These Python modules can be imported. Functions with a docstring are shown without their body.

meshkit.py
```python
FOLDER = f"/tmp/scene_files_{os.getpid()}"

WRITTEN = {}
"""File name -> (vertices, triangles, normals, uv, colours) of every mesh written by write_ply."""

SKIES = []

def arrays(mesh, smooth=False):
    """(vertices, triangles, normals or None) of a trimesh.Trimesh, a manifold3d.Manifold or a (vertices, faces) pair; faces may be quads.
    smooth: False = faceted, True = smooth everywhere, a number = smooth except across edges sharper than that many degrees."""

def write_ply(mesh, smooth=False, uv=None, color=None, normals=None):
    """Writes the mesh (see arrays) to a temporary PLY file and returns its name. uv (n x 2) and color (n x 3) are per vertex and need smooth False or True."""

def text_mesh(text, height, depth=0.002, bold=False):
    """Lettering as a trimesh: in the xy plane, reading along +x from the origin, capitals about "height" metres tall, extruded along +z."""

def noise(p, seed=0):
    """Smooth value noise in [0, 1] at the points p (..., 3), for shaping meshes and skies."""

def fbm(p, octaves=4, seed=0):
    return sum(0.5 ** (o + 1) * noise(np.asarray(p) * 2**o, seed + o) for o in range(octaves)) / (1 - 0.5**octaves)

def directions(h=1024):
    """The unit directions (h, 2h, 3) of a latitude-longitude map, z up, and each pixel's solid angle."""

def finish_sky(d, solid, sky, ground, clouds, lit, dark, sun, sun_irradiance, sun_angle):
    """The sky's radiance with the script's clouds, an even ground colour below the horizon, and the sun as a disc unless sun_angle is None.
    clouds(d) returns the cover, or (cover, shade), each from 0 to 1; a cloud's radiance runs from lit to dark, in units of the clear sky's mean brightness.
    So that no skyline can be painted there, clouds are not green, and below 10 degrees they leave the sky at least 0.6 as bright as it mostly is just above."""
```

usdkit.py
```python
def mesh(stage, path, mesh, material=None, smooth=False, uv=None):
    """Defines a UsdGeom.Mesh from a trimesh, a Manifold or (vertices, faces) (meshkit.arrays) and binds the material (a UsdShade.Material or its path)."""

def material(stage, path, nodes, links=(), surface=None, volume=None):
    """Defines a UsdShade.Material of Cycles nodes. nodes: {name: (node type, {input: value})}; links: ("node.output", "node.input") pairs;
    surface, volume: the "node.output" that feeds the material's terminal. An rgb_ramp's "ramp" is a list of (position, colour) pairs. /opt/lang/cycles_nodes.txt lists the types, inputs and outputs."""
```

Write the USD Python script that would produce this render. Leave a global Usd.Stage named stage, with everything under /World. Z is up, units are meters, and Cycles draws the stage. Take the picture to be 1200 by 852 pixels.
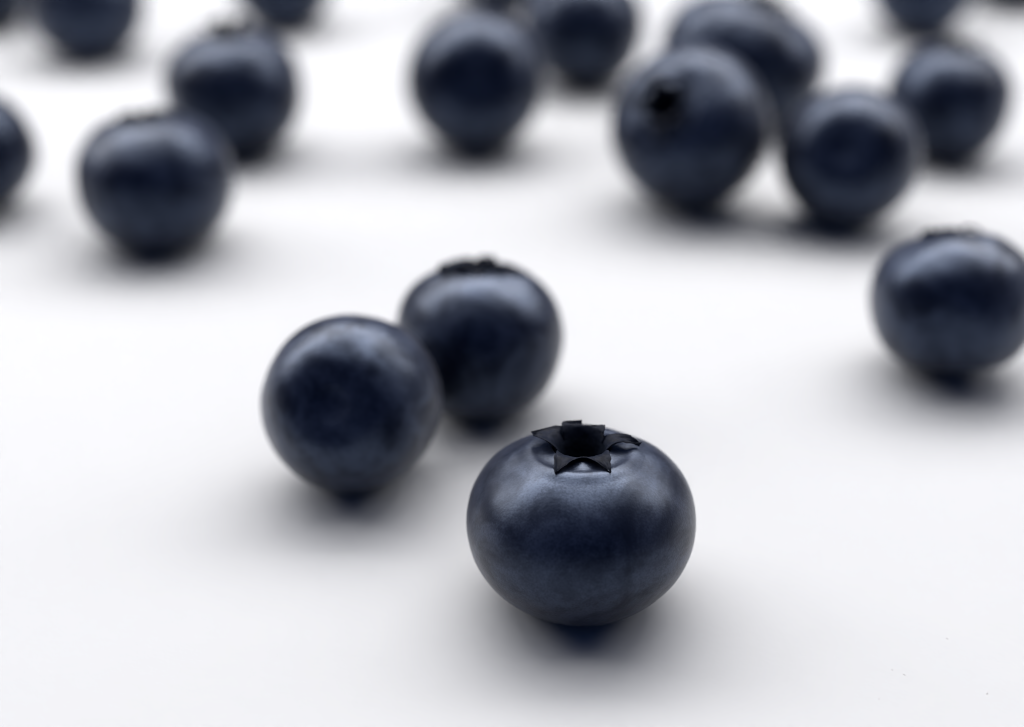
import math
import numpy as np
import usdkit
import meshkit
from pxr import Usd, UsdGeom, UsdLux, Gf, Sdf, UsdShade

stage = Usd.Stage.CreateInMemory()
UsdGeom.SetStageUpAxis(stage, 'Z')
UsdGeom.SetStageMetersPerUnit(stage, 1.0)
UsdGeom.Xform.Define(stage, '/World')
UsdGeom.Scope.Define(stage, '/World/Looks')

# ------------------------------------------------------------------ camera
PITCH = 28.5                      # degrees below the horizontal
CAM = (0.0, -0.0900, 0.0672)
FPX = 1800.0                      # focal length in pixels of a picture 1200 wide
cam = UsdGeom.Camera.Define(stage, '/World/camera')
FOCAL = 60.0
cam.CreateFocalLengthAttr(FOCAL)
cam.CreateHorizontalApertureAttr(FOCAL * 1200.0 / FPX)
cam.CreateFStopAttr(14.0)
cam.CreateFocusDistanceAttr(0.1033)
cam.CreateClippingRangeAttr(Gf.Vec2f(0.005, 20.0))
cam.AddTranslateOp().Set(Gf.Vec3d(*CAM))
cam.AddRotateXOp().Set(90.0 - PITCH)
cam.CreateExposureAttr(-0.44)

# ------------------------------------------------------------------ light: soft boxes behind, left, right and overhead, a weak cool room
def rect(path, loc, target, w, h, intensity, colour):
    l = UsdLux.RectLight.Define(stage, path)
    l.CreateWidthAttr(w); l.CreateHeightAttr(h)
    l.CreateIntensityAttr(intensity); l.CreateColorAttr(Gf.Vec3f(*colour))
    d = Gf.Vec3d(*target) - Gf.Vec3d(*loc); d.Normalize()
    # the light shines along its -z
    z = -d; x = Gf.Cross(Gf.Vec3d(0, 0, 1), z)
    if x.GetLength() < 1e-6: x = Gf.Vec3d(1, 0, 0)
    x.Normalize(); y = Gf.Cross(z, x)
    m = Gf.Matrix4d(x[0], x[1], x[2], 0, y[0], y[1], y[2], 0, z[0], z[1], z[2], 0, *loc, 1)
    l.AddTransformOp().Set(m)
    return l

WARM = (1.0, 0.955, 0.90)
rect('/World/back_softbox_light', (0.0, 0.29, 0.38), (0.0, 0.05, 0.0), 0.70, 0.24, 12.0, WARM)
rect('/World/left_softbox_light', (-0.46, 0.22, 0.32), (0.0, 0.04, 0.0), 0.28, 0.28, 11.5, WARM)
rect('/World/right_softbox_light', (0.46, 0.22, 0.32), (0.0, 0.04, 0.0), 0.24, 0.26, 9.0, WARM)
rect('/World/overhead_softbox_light', (0.0, 0.16, 0.50), (0.0, 0.08, 0.0), 0.80, 0.46, 3.6, WARM)

dome = UsdLux.DomeLight.Define(stage, '/World/room_light')
room = usdkit.material(stage, '/World/Looks/room', {
    'b': ('background_shader', {'color': (0.20, 0.38, 1.0), 'strength': 0.17})}, [], surface='b.background')
UsdShade.MaterialBindingAPI.Apply(dome.GetPrim()).Bind(room)

# ------------------------------------------------------------------ materials
def skin_material(name, seed, bloom=1.0):
    """Blue black skin under a dusty wax bloom that is rubbed off in patches."""
    s = 37.0 * seed + 0.0123 * seed
    return usdkit.material(stage, '/World/Looks/' + name, {
        'tc': ('texture_coordinate', {}),
        'mp': ('mapping', {'location': (s, s * .37, -s * .61), 'scale': (1, 1, 1)}),
        'mps': ('mapping', {'location': (s, s * .37, -s * .61), 'scale': (1.0, 1.0, 0.8)}),
        'n1': ('noise_texture', {'scale': 230.0, 'detail': 5.0, 'roughness': 0.62, 'distortion': 0.8}),
        'n2': ('noise_texture', {'scale': 900.0, 'detail': 4.0, 'roughness': 0.65}),
        'n3': ('noise_texture', {'scale': 7000.0, 'detail': 2.0, 'roughness': 0.6}),
        'r1': ('rgb_ramp', {'ramp': [(0.38, (0.08,) * 3), (0.60, (1.0,) * 3)]}),
        'r2': ('rgb_ramp', {'ramp': [(0.30, (0.45,) * 3), (0.72, (1.0,) * 3)]}),
        'r3': ('rgb_ramp', {'ramp': [(0.32, (0.45,) * 3), (0.68, (1.0,) * 3)]}),
        'm1': ('math', {'math_type': 'multiply'}),
        'm2': ('math', {'math_type': 'multiply'}),
        'm3': ('math', {'math_type': 'multiply', 'value2': bloom, 'use_clamp': True}),
        'col': ('mix', {'color1': (0.0004, 0.0020, 0.009), 'color2': (0.006, 0.010, 0.026)}),
        'rg': ('map_range', {'from_min': 0.0, 'from_max': 1.0, 'to_min': 0.31, 'to_max': 0.44}),
        'lv': ('map_range', {'from_min': 0.0, 'from_max': 0.65, 'to_min': 0.26, 'to_max': 1.0, 'clamp': True}),
        'hb': ('math', {'math_type': 'multiply_add', 'value2': 0.45}),
        'bp': ('bump', {'strength': 0.25, 'distance': 0.00005}),
        'p': ('principled_bsdf', {'ior': 1.46, 'specular_tint': (0.49, 0.635, 0.96), 'sheen_weight': 0.06, 'sheen_roughness': 0.5,
                                  'sheen_tint': (0.85, 0.88, 1.0)}),
    }, [('tc.object', 'mp.vector'), ('tc.object', 'mps.vector'), ('mp.vector', 'n1.vector'), ('mps.vector', 'n2.vector'), ('mp.vector', 'n3.vector'),
        ('n1.fac', 'r1.fac'), ('n2.fac', 'r2.fac'), ('n3.fac', 'r3.fac'),
        ('r1.color', 'm1.value1'), ('r2.color', 'm1.value2'), ('m1.value', 'm2.value1'), ('r3.color', 'm2.value2'),
        ('m2.value', 'm3.value1'), ('m3.value', 'col.fac'), ('col.color', 'p.base_color'),
        ('m3.value', 'rg.value'), ('rg.result', 'p.roughness'), ('m3.value', 'lv.value'), ('lv.result', 'p.specular_ior_level'),
        ('n2.fac', 'hb.value1'), ('n3.fac', 'hb.value3'), ('hb.value', 'bp.height'), ('bp.normal', 'p.normal')],
        surface='p.BSDF')

SKINS = [skin_material('berry_skin_%d' % i, i + 7, b) for i, b in enumerate((1.0, 1.2, 1.15, 0.95))]
CUP = usdkit.material(stage, '/World/Looks/calyx_inside', {
    'tc': ('texture_coordinate', {}),
    'n': ('noise_texture', {'scale': 2600.0, 'detail': 4.0, 'roughness': 0.6}),
    'r': ('rgb_ramp', {'ramp': [(0.3, (0.001, 0.002, 0.005)), (0.7, (0.005, 0.007, 0.013))]}),
    'bp': ('bump', {'strength': 0.6, 'distance': 0.0001}),
    'p': ('principled_bsdf', {'roughness': 0.8, 'specular_ior_level': 0.02})},
    [('tc.object', 'n.vector'), ('n.fac', 'r.fac'), ('r.color', 'p.base_color'), ('n.fac', 'bp.height'), ('bp.normal', 'p.normal')], surface='p.BSDF')
SEPAL = usdkit.material(stage, '/World/Looks/sepal', {
    'tc': ('texture_coordinate', {}),
    'n': ('noise_texture', {'scale': 2200.0, 'detail': 4.0, 'roughness': 0.6}),
    'r': ('rgb_ramp', {'ramp': [(0.3, (0.0015, 0.003, 0.008)), (0.75, (0.009, 0.012, 0.023))]}),
    'bp': ('bump', {'strength': 0.4, 'distance': 0.00008}),
    'p': ('principled_bsdf', {'roughness': 0.55, 'specular_ior_level': 0.06})},
    [('tc.object', 'n.vector'), ('n.fac', 'r.fac'), ('r.color', 'p.base_color'), ('n.fac', 'bp.height'), ('bp.normal', 'p.normal')], surface='p.BSDF')
TABLE = usdkit.material(stage, '/World/Looks/white_board', {
    'g': ('geometry', {}),
    'n': ('noise_texture', {'scale': 900.0, 'detail': 3.0, 'roughness': 0.6}),
    'n2': ('noise_texture', {'scale': 14.0, 'detail': 2.0, 'roughness': 0.5}),
    'r': ('rgb_ramp', {'ramp': [(0.3, (0.346, 0.360, 0.388)), (0.7, (0.356, 0.370, 0.396))]}),
    'bp': ('bump', {'strength': 0.12, 'distance': 0.0001}),
    'p': ('principled_bsdf', {'roughness': 0.55, 'specular_ior_level': 0.25})},
    [('g.position', 'n.vector'), ('g.position', 'n2.vector'), ('n2.fac', 'r.fac'), ('r.color', 'p.base_color'),
     ('n.fac', 'bp.height'), ('bp.normal', 'p.normal')], surface='p.BSDF')
SPECK = usdkit.material(stage, '/World/Looks/speck', {
    'p': ('principled_bsdf', {'base_color': (0.29, 0.295, 0.31), 'roughness': 0.8})}, [], surface='p.BSDF')

# ------------------------------------------------------------------ the white surface
def tag(prim, **kw):
    for k, v in kw.items():
        prim.SetCustomDataByKey(k, v)

def white_surface():
    nx, ny = 30, 30
    xs = np.linspace(-0.55, 0.55, nx); ys = np.linspace(-0.08, 0.85, ny)
    X, Y = np.meshgrid(xs, ys, indexing='ij')
    v = np.stack([X.ravel(), Y.ravel(), np.zeros(X.size)], 1)
    i, j = np.meshgrid(np.arange(nx - 1), np.arange(ny - 1), indexing='ij')
    a = (i * ny + j).ravel()
    f = np.stack([a, a + ny, a + ny + 1, a + 1], 1)
    m = usdkit.mesh(stage, '/World/tabletop', (v, f), TABLE, smooth=True)
    tag(m.GetPrim(), kind='structure', label='smooth matt white surface under all the blueberries', category='tabletop')

white_surface()

# ------------------------------------------------------------------ blueberries
RING, RIM = 0.245, 0.43           # radius of the calyx tube and of the rim of the crown, of a berry of radius 1

def body_profile(q, taper, n, square=2.25, spec_flat=0.085):
    """Half outline (r, z) from the bottom pole to the edge of the calyx tube, berry radius 1, half height q."""
    pts = []
    e = 2.0 / square               # a little squarer than an ellipse
    for ph in np.linspace(-90, 90, n):
        c, s = math.cos(math.radians(ph)), math.sin(math.radians(ph))
        r = (max(c, 0) ** e) * (1 + taper * s) / (1 + 0.15 * taper)
        z = q * math.copysign(abs(s) ** e, s)
        if s < 0:                  # a real berry sits on a flattened base with the stalk's shallow dimple in it
            fl = -q + spec_flat
            k = 0.05
            z = 0.5 * (z + fl + math.sqrt((z - fl) ** 2 + k * k))
            z += 0.03 * max(0.0, 1 - (r / 0.22) ** 2)
        pts.append((r, z))
    pts = np.array(pts)
    keep = (pts[:, 0] > RIM + 0.10) | (pts[:, 1] < 0)
    side = pts[keep]
    r1, z1 = side[-1]
    # shoulder up to the rim, crease, then the cone up to the ring of the tube
    slope_t = []
    zr = z1 + 0.045
    for r, dz in ((RIM + 0.07, 0.022), (RIM + 0.04, 0.035), (RIM + 0.015, 0.043), (RIM - 0.005, 0.045), (RIM - 0.025, 0.042), (RIM - 0.05, 0.039),
                  (RIM - 0.075, 0.041), (RIM - 0.10, 0.046), (RIM - 0.125, 0.053), (RING + 0.02, 0.063), (RING + 0.008, 0.064), (RING, 0.060)):
        slope_t.append((r, z1 + dz))
    return np.vstack([side, slope_t]), zr

def lathe(profile, n, close_first=True):
    m = len(profile)
    th = np.arange(n) * 2 * np.pi / n
    R, Z = profile[:, 0], profile[:, 1]
    v = np.stack([np.outer(R, np.cos(th)), np.outer(R, np.sin(th)), np.repeat(Z[:, None], n, 1)], -1).reshape(-1, 3)
    i, j = np.meshgrid(np.arange(m - 1), np.arange(n), indexing='ij')
    a = i * n + j; b = i * n + (j + 1) % n
    f = np.stack([a, b, b + n, a + n], -1).reshape(-1, 4)
    return v, f

def rot(tilt, az, spin):
    """Spin about the berry's own axis, then tip that axis by tilt towards azimuth az (degrees, 0 = +x, 90 = away from the camera)."""
    def rz(a):
        c, s = math.cos(a), math.sin(a); return np.array([[c, -s, 0], [s, c, 0], [0, 0, 1]])
    def ry(a):
        c, s = math.cos(a), math.sin(a); return np.array([[c, 0, s], [0, 1, 0], [-s, 0, c]])
    t, a, p = map(math.radians, (tilt, az, spin))
    return rz(a) @ ry(t) @ rz(-a) @ rz(p)

def sepal_mesh(theta, half, r_tip, z_ring, z_tip, lift, skew, blunt, n=18, m=18, thick=0.016):
    """One lobe of the crown: a thin pointed blade from the ring of the tube, closed all round."""
    us, vs = np.linspace(-1, 1, n), np.linspace(0, 1, m)
    U, V = np.meshgrid(us, vs, indexing='ij')
    base = 0.24                    # below this the lobes are joined, as the wall of the tube
    width = np.clip((1 - V) / (1 - base), 0, 1) ** (0.72 - 0.5 * blunt)
    # the wall rises out of the tube, rolls over its mouth and runs on to the tip
    p0, p1 = (RING - 0.045, -0.110), (RING - 0.020, 0.085)
    rr = (1 - V) ** 2 * p0[0] + 2 * V * (1 - V) * p1[0] + V ** 2 * r_tip
    zz = z_ring + (1 - V) ** 2 * p0[1] + 2 * V * (1 - V) * p1[1] + V ** 2 * (z_tip - z_ring)
    ang = theta + U * half * width * (RING / np.maximum(rr, RING)) ** 0.35 + skew * V ** 1.5
    edge = (meshkit.fbm(np.stack([U * 2.6 + theta * 9, V * 6.0, np.zeros_like(U)], -1), 3, 3) - 0.5)
    rr = rr + 0.10 * edge * U ** 2 * V
    zz = zz + lift * np.sin(np.pi * V) + (0.030 * U ** 2 + 0.05 * edge) * V
    P = np.stack([rr * np.cos(ang), rr * np.sin(ang), zz], -1)
    dU = np.gradient(P, axis=0); dV = np.gradient(P, axis=1)
    N = np.cross(dU, dV); N /= np.linalg.norm(N, axis=-1, keepdims=True) + 1e-9
    N = np.where((N[..., 2:3] < 0), -N, N)
    th = thick * (1 - 0.65 * V)[..., None]
    A, B = P + N * th * 0.5, P - N * th * 0.5
    v = np.vstack([A.reshape(-1, 3), B.reshape(-1, 3)])
    k = n * m
    f = []
    idx = lambda i, j: i * m + j
    for i in range(n - 1):
        for j in range(m - 1):
            f.append((idx(i, j), idx(i + 1, j), idx(i + 1, j + 1), idx(i, j + 1)))
            f.append((k + idx(i, j), k + idx(i, j + 1), k + idx(i + 1, j + 1), k + idx(i + 1, j)))
    loop = [idx(i, 0) for i in range(n)] + [idx(n - 1, j) for j in range(1, m)] + [idx(i, m - 1) for i in range(n - 2, -1, -1)] + [idx(0, j) for j in range(m - 2, 0, -1)]
    for a, b in zip(loop, loop[1:] + loop[:1]):
        f.append((b, a, k + a, k + b))
    return v, np.array(f)

FRONT_SEPALS = [  # angle, half width, tip radius, tip height over the ring, lift, skew, bluntness
    (241, 36, 0.48, -0.085, 0.000, 0.02, -0.5), (299, 36, 0.47, -0.085, 0.000, -0.03, -0.5), (6, 28, 0.49, -0.055, 0.010, -0.05, -0.3),
    (80, 54, 0.280, 0.020, 0.0, 0.12, 1.05), (150, 54, 0.41, 0.010, 0.0, 0.30, 0.2)]
SIDE_SEPALS = [
    (205, 40, 0.50, -0.065, 0.0, 0.0, 0.6), (265, 36, 0.45, -0.115, 0.00, 0.05, -0.2), (330, 36, 0.50, -0.095, 0.0, 0.0, 0.2),
    (70, 40, 0.36, -0.005, 0.0, 0.1, -0.6), (140, 38, 0.46, -0.065, 0.0, 0.0, 0.5)]

def berry_meshes(spec):
    rng = np.random.default_rng(spec['seed'])
    near = spec.get('near', False)
    n = 160 if near else 96
    prof, zr = body_profile(spec['q'], spec.get('taper', 0.05), 110 if near else 64, spec.get('square', 2.2))
    v, f = lathe(prof, n)
    M = rot(*spec['turn'])
    lump = spec.get('lump', 0.02)

    off = rng.uniform(-50, 50, 3)

    def warp(p):
        """Every real berry is a little out of round: the same gentle warp for skin, cup and sepals."""
        d = p / (np.linalg.norm(p, axis=1, keepdims=True) + 1e-9)
        k = 1 + lump * 2 * (meshkit.noise(d * 1.3 + off, spec['seed']) - 0.5) + 0.25 * lump * 2 * (meshkit.noise(d * 4 + off, spec['seed'] + 1) - 0.5)
        th = np.arctan2(p[:, 1], p[:, 0]); rho = np.hypot(p[:, 0], p[:, 1])
        k = k + 0.010 * np.cos(5 * th + spec['seed']) * np.exp(-((rho - 0.6) / 0.25) ** 2) * (p[:, 2] > 0)
        q = p * k[:, None]
        q[:, 0] *= spec.get('wide', 1.0)
        return q
    z_ring = prof[-1, 1] + 0.040   # the torn mouth of the tube stands a little proud of the skin
    out = {'skin': (warp(v), f)}
    floor = z_ring - 0.24
    cup = np.array([(RING + 0.004, z_ring - 0.042), (RING - 0.018, z_ring - 0.045), (RING - 0.045, z_ring - 0.055), (RING - 0.068, z_ring - 0.12), (RING - 0.085, floor + 0.02), (RING - 0.10, floor),
                    (0.09, floor + 0.006), (0.045, floor + 0.012), (0.040, floor + 0.04), (0.0001, floor + 0.05)])
    out['calyx_cup'] = tuple(map(lambda a: a, (warp(lathe(cup, 48)[0]), lathe(cup, 48)[1])))
    sep = spec.get('sepals')
    if sep is None:
        sep = []
        o = spec.get('open', 0.0)
        for k in range(5):
            sep.append((k * 72 + rng.uniform(-7, 7), 30 + rng.uniform(-4, 5), 0.42 + rng.uniform(-.05, .04) - 0.08 * o, -0.06 + 0.2 * o + rng.uniform(-.03, .05), 0.03, rng.uniform(-.15, .15)))
    for k, (th, half, rt, dz, lift, skew, *blunt) in enumerate(sep):
        sv, sf = sepal_mesh(math.radians(th), math.radians(half), rt, z_ring, z_ring + dz, lift, skew, blunt[0] if blunt else 0.0)
        out['sepal' + ('_%03d' % k if k else '')] = (warp(sv), sf)
    R = spec['r']
    out = {k: ((a @ M.T) * R, b) for k, (a, b) in out.items()}
    low = min(a[:, 2].min() for a, _ in out.values())
    return {k: (a - np.array([0, 0, low + 0.00003]), b) for k, (a, b) in out.items()}

# x, y in metres on the surface, r the widest radius; q half height over radius; turn = tip of the calyx axis, its azimuth, spin
BERRIES = [
#BEGIN
    dict(x=0.00479, y=-0.00069, r=0.00811, seed=11, near=True, q=0.8, square=2.1, taper=0.06, turn=(4, 95, 0), lump=0.02, skin=0, sepals=FRONT_SEPALS, label='sharply focused front blueberry with open star-shaped crown on top'),
    dict(x=-0.01259, y=0.01408, r=0.00705, seed=22, near=True, q=0.93, taper=0.04, turn=(118, 80, 20), lump=0.03, skin=1, label='smooth round blueberry with no crown showing, left of the sharply focused front one'),
    dict(x=-0.00278, y=0.02586, r=0.00722, seed=33, near=True, q=0.93, taper=0.05, turn=(13, 85, 0), lump=0.025, skin=2, sepals=SIDE_SEPALS, label='blueberry with low jagged crown, partly behind the smooth crownless one'),
    dict(x=0.03922, y=0.03258, r=0.00732, seed=44, q=0.9, turn=(28, 100, 40), lump=0.035, skin=1, open=-0.5, label='mottled blueberry cut by the right edge of the photo'),
    dict(x=-0.03752, y=0.06092, r=0.00824, seed=55, q=0.9, turn=(8, 120, 10), lump=0.02, skin=2, open=-0.5, label='blurred blueberry with two pale highlights beside its crown, left of the middle pair'),
    dict(x=-0.03361, y=0.08878, r=0.00842, seed=66, q=0.92, turn=(6, 120, 50), lump=0.02, skin=0, open=0.9, label='blurred blueberry with raised dark crown at upper left, behind the two-highlight one'),
    dict(x=-0.05972, y=0.07050, r=0.00702, seed=77, q=0.92, turn=(20, 180, 0), skin=3, label='blurred blueberry half cut off by the left edge of the photo'),
    dict(x=-0.06117, y=0.12788, r=0.00853, seed=88, q=0.92, turn=(10, 20, 0), skin=1, label='large dark blurred blueberry cut by the top edge near the top left corner'),
    dict(x=-0.08072, y=0.14332, r=0.00847, seed=99, q=0.92, turn=(10, 90, 0), skin=3, label='blurred blueberry of which only a sliver shows in the top left corner'),
    dict(x=-0.03514, y=0.14281, r=0.00792, seed=110, q=0.92, turn=(15, 0, 0), skin=2, label='blurred blueberry cut by the top edge above the one with raised crown'),
    dict(x=-0.00450, y=0.08951, r=0.00852, seed=121, q=0.94, turn=(110, 95, 0), skin=0, label='blurred round blueberry at top centre with no crown showing'),
    dict(x=0.00956, y=0.11450, r=0.00841, seed=132, q=0.92, turn=(20, 60, 0), skin=3, label='dark blurred blueberry cut by the top edge, right of the top centre one'),
    dict(x=-0.00265, y=0.15294, r=0.00833, seed=143, q=0.92, turn=(20, 60, 0), skin=2, label='blurred blueberry barely showing at the top edge behind the top centre ones'),
    dict(x=0.01986, y=0.07203, r=0.00892, seed=154, q=0.96, turn=(54, 236, 15), lump=0.03, skin=1, open=0.2, label='blurred blueberry with dark crown hole facing the camera at upper left'),
    dict(x=0.02918, y=0.09939, r=0.01007, seed=165, q=0.8, wide=1.06, turn=(20, 10, 0), skin=2, lump=0.03, label='wide oval blurred blueberry behind the one with dark hole'),
    dict(x=0.03630, y=0.06619, r=0.00763, seed=176, q=0.94, turn=(115, 70, 0), skin=0, label='blurred round blueberry without crown, right of the one with dark hole'),
    dict(x=0.05225, y=0.08666, r=0.00749, seed=187, q=0.95, turn=(10, 70, 0), skin=3, open=0.3, label='blurred blueberry with pale highlights on top near the upper right edge'),
    dict(x=0.06136, y=0.13866, r=0.00769, seed=198, q=0.92, turn=(15, 0, 0), skin=1, label='blurred blueberry cut by the top edge above the upper right highlighted one'),
    dict(x=0.08001, y=0.15582, r=0.00815, seed=209, q=0.92, turn=(15, 0, 0), skin=0, label='blurred blueberry barely showing in the top right corner'),
#END
]

def paper_flecks():
    """A few specks of dust and fibre on the white surface in the focused foreground: real crumbs, some tenths of a millimetre long."""
    rng = np.random.default_rng(5)
    vs, fs, n = [], [], 0
    spots = [(0.0262, -0.0098), (0.0312, -0.0117), (0.0255, -0.0093), (0.0240, -0.0122), (0.0300, -0.0060)]
    for x, y in spots:
        k, a, l, w = 8, rng.uniform(0, np.pi), rng.uniform(0.00006, 0.00016), rng.uniform(0.00003, 0.00006)
        th = np.arange(k) * 2 * np.pi / k
        ring = np.stack([l * np.cos(th), w * np.sin(th)], 1) * rng.uniform(0.7, 1.2, (k, 1))
        c, s_ = math.cos(a), math.sin(a)
        ring = ring @ np.array([[c, s_], [-s_, c]]) + [x, y]
        vs += [(*p, 0.00001) for p in ring] + [(x, y, w * 0.9 + 0.00001)]
        fs += [(n + i, n + (i + 1) % k, n + k) for i in range(k)]
        n += k + 1
    m = usdkit.mesh(stage, '/World/dust', (np.array(vs), np.array(fs)), SPECK, smooth=True)
    tag(m.GetPrim(), kind='stuff', label='tiny pale dust specks on the white surface in the foreground', category='dust')

paper_flecks()

def place(spec):
    global COUNT
    name = 'blueberry' + ('_%03d' % COUNT if COUNT else '')
    COUNT += 1
    path = '/World/' + name
    x = UsdGeom.Xform.Define(stage, path)
    x.AddTranslateOp().Set(Gf.Vec3d(spec['x'], spec['y'], 0.0))
    tag(x.GetPrim(), label=spec['label'], category='blueberry', group='blueberries scattered on the white surface')
    for part, (v, f) in berry_meshes(spec).items():
        mat = SKINS[spec.get('skin', 0)] if part == 'skin' else CUP if part == 'calyx_cup' else SEPAL
        if f.shape[1] == 4:        # drop the collapsed quads at the pole into triangles cleanly
            f = np.vstack([f[:, [0, 1, 2]], f[:, [0, 2, 3]]])
        usdkit.mesh(stage, path + '/' + part, (v, f), mat, smooth=True if part != 'calyx_cup' else 50)

COUNT = 0
for b in BERRIES:
    place(b)
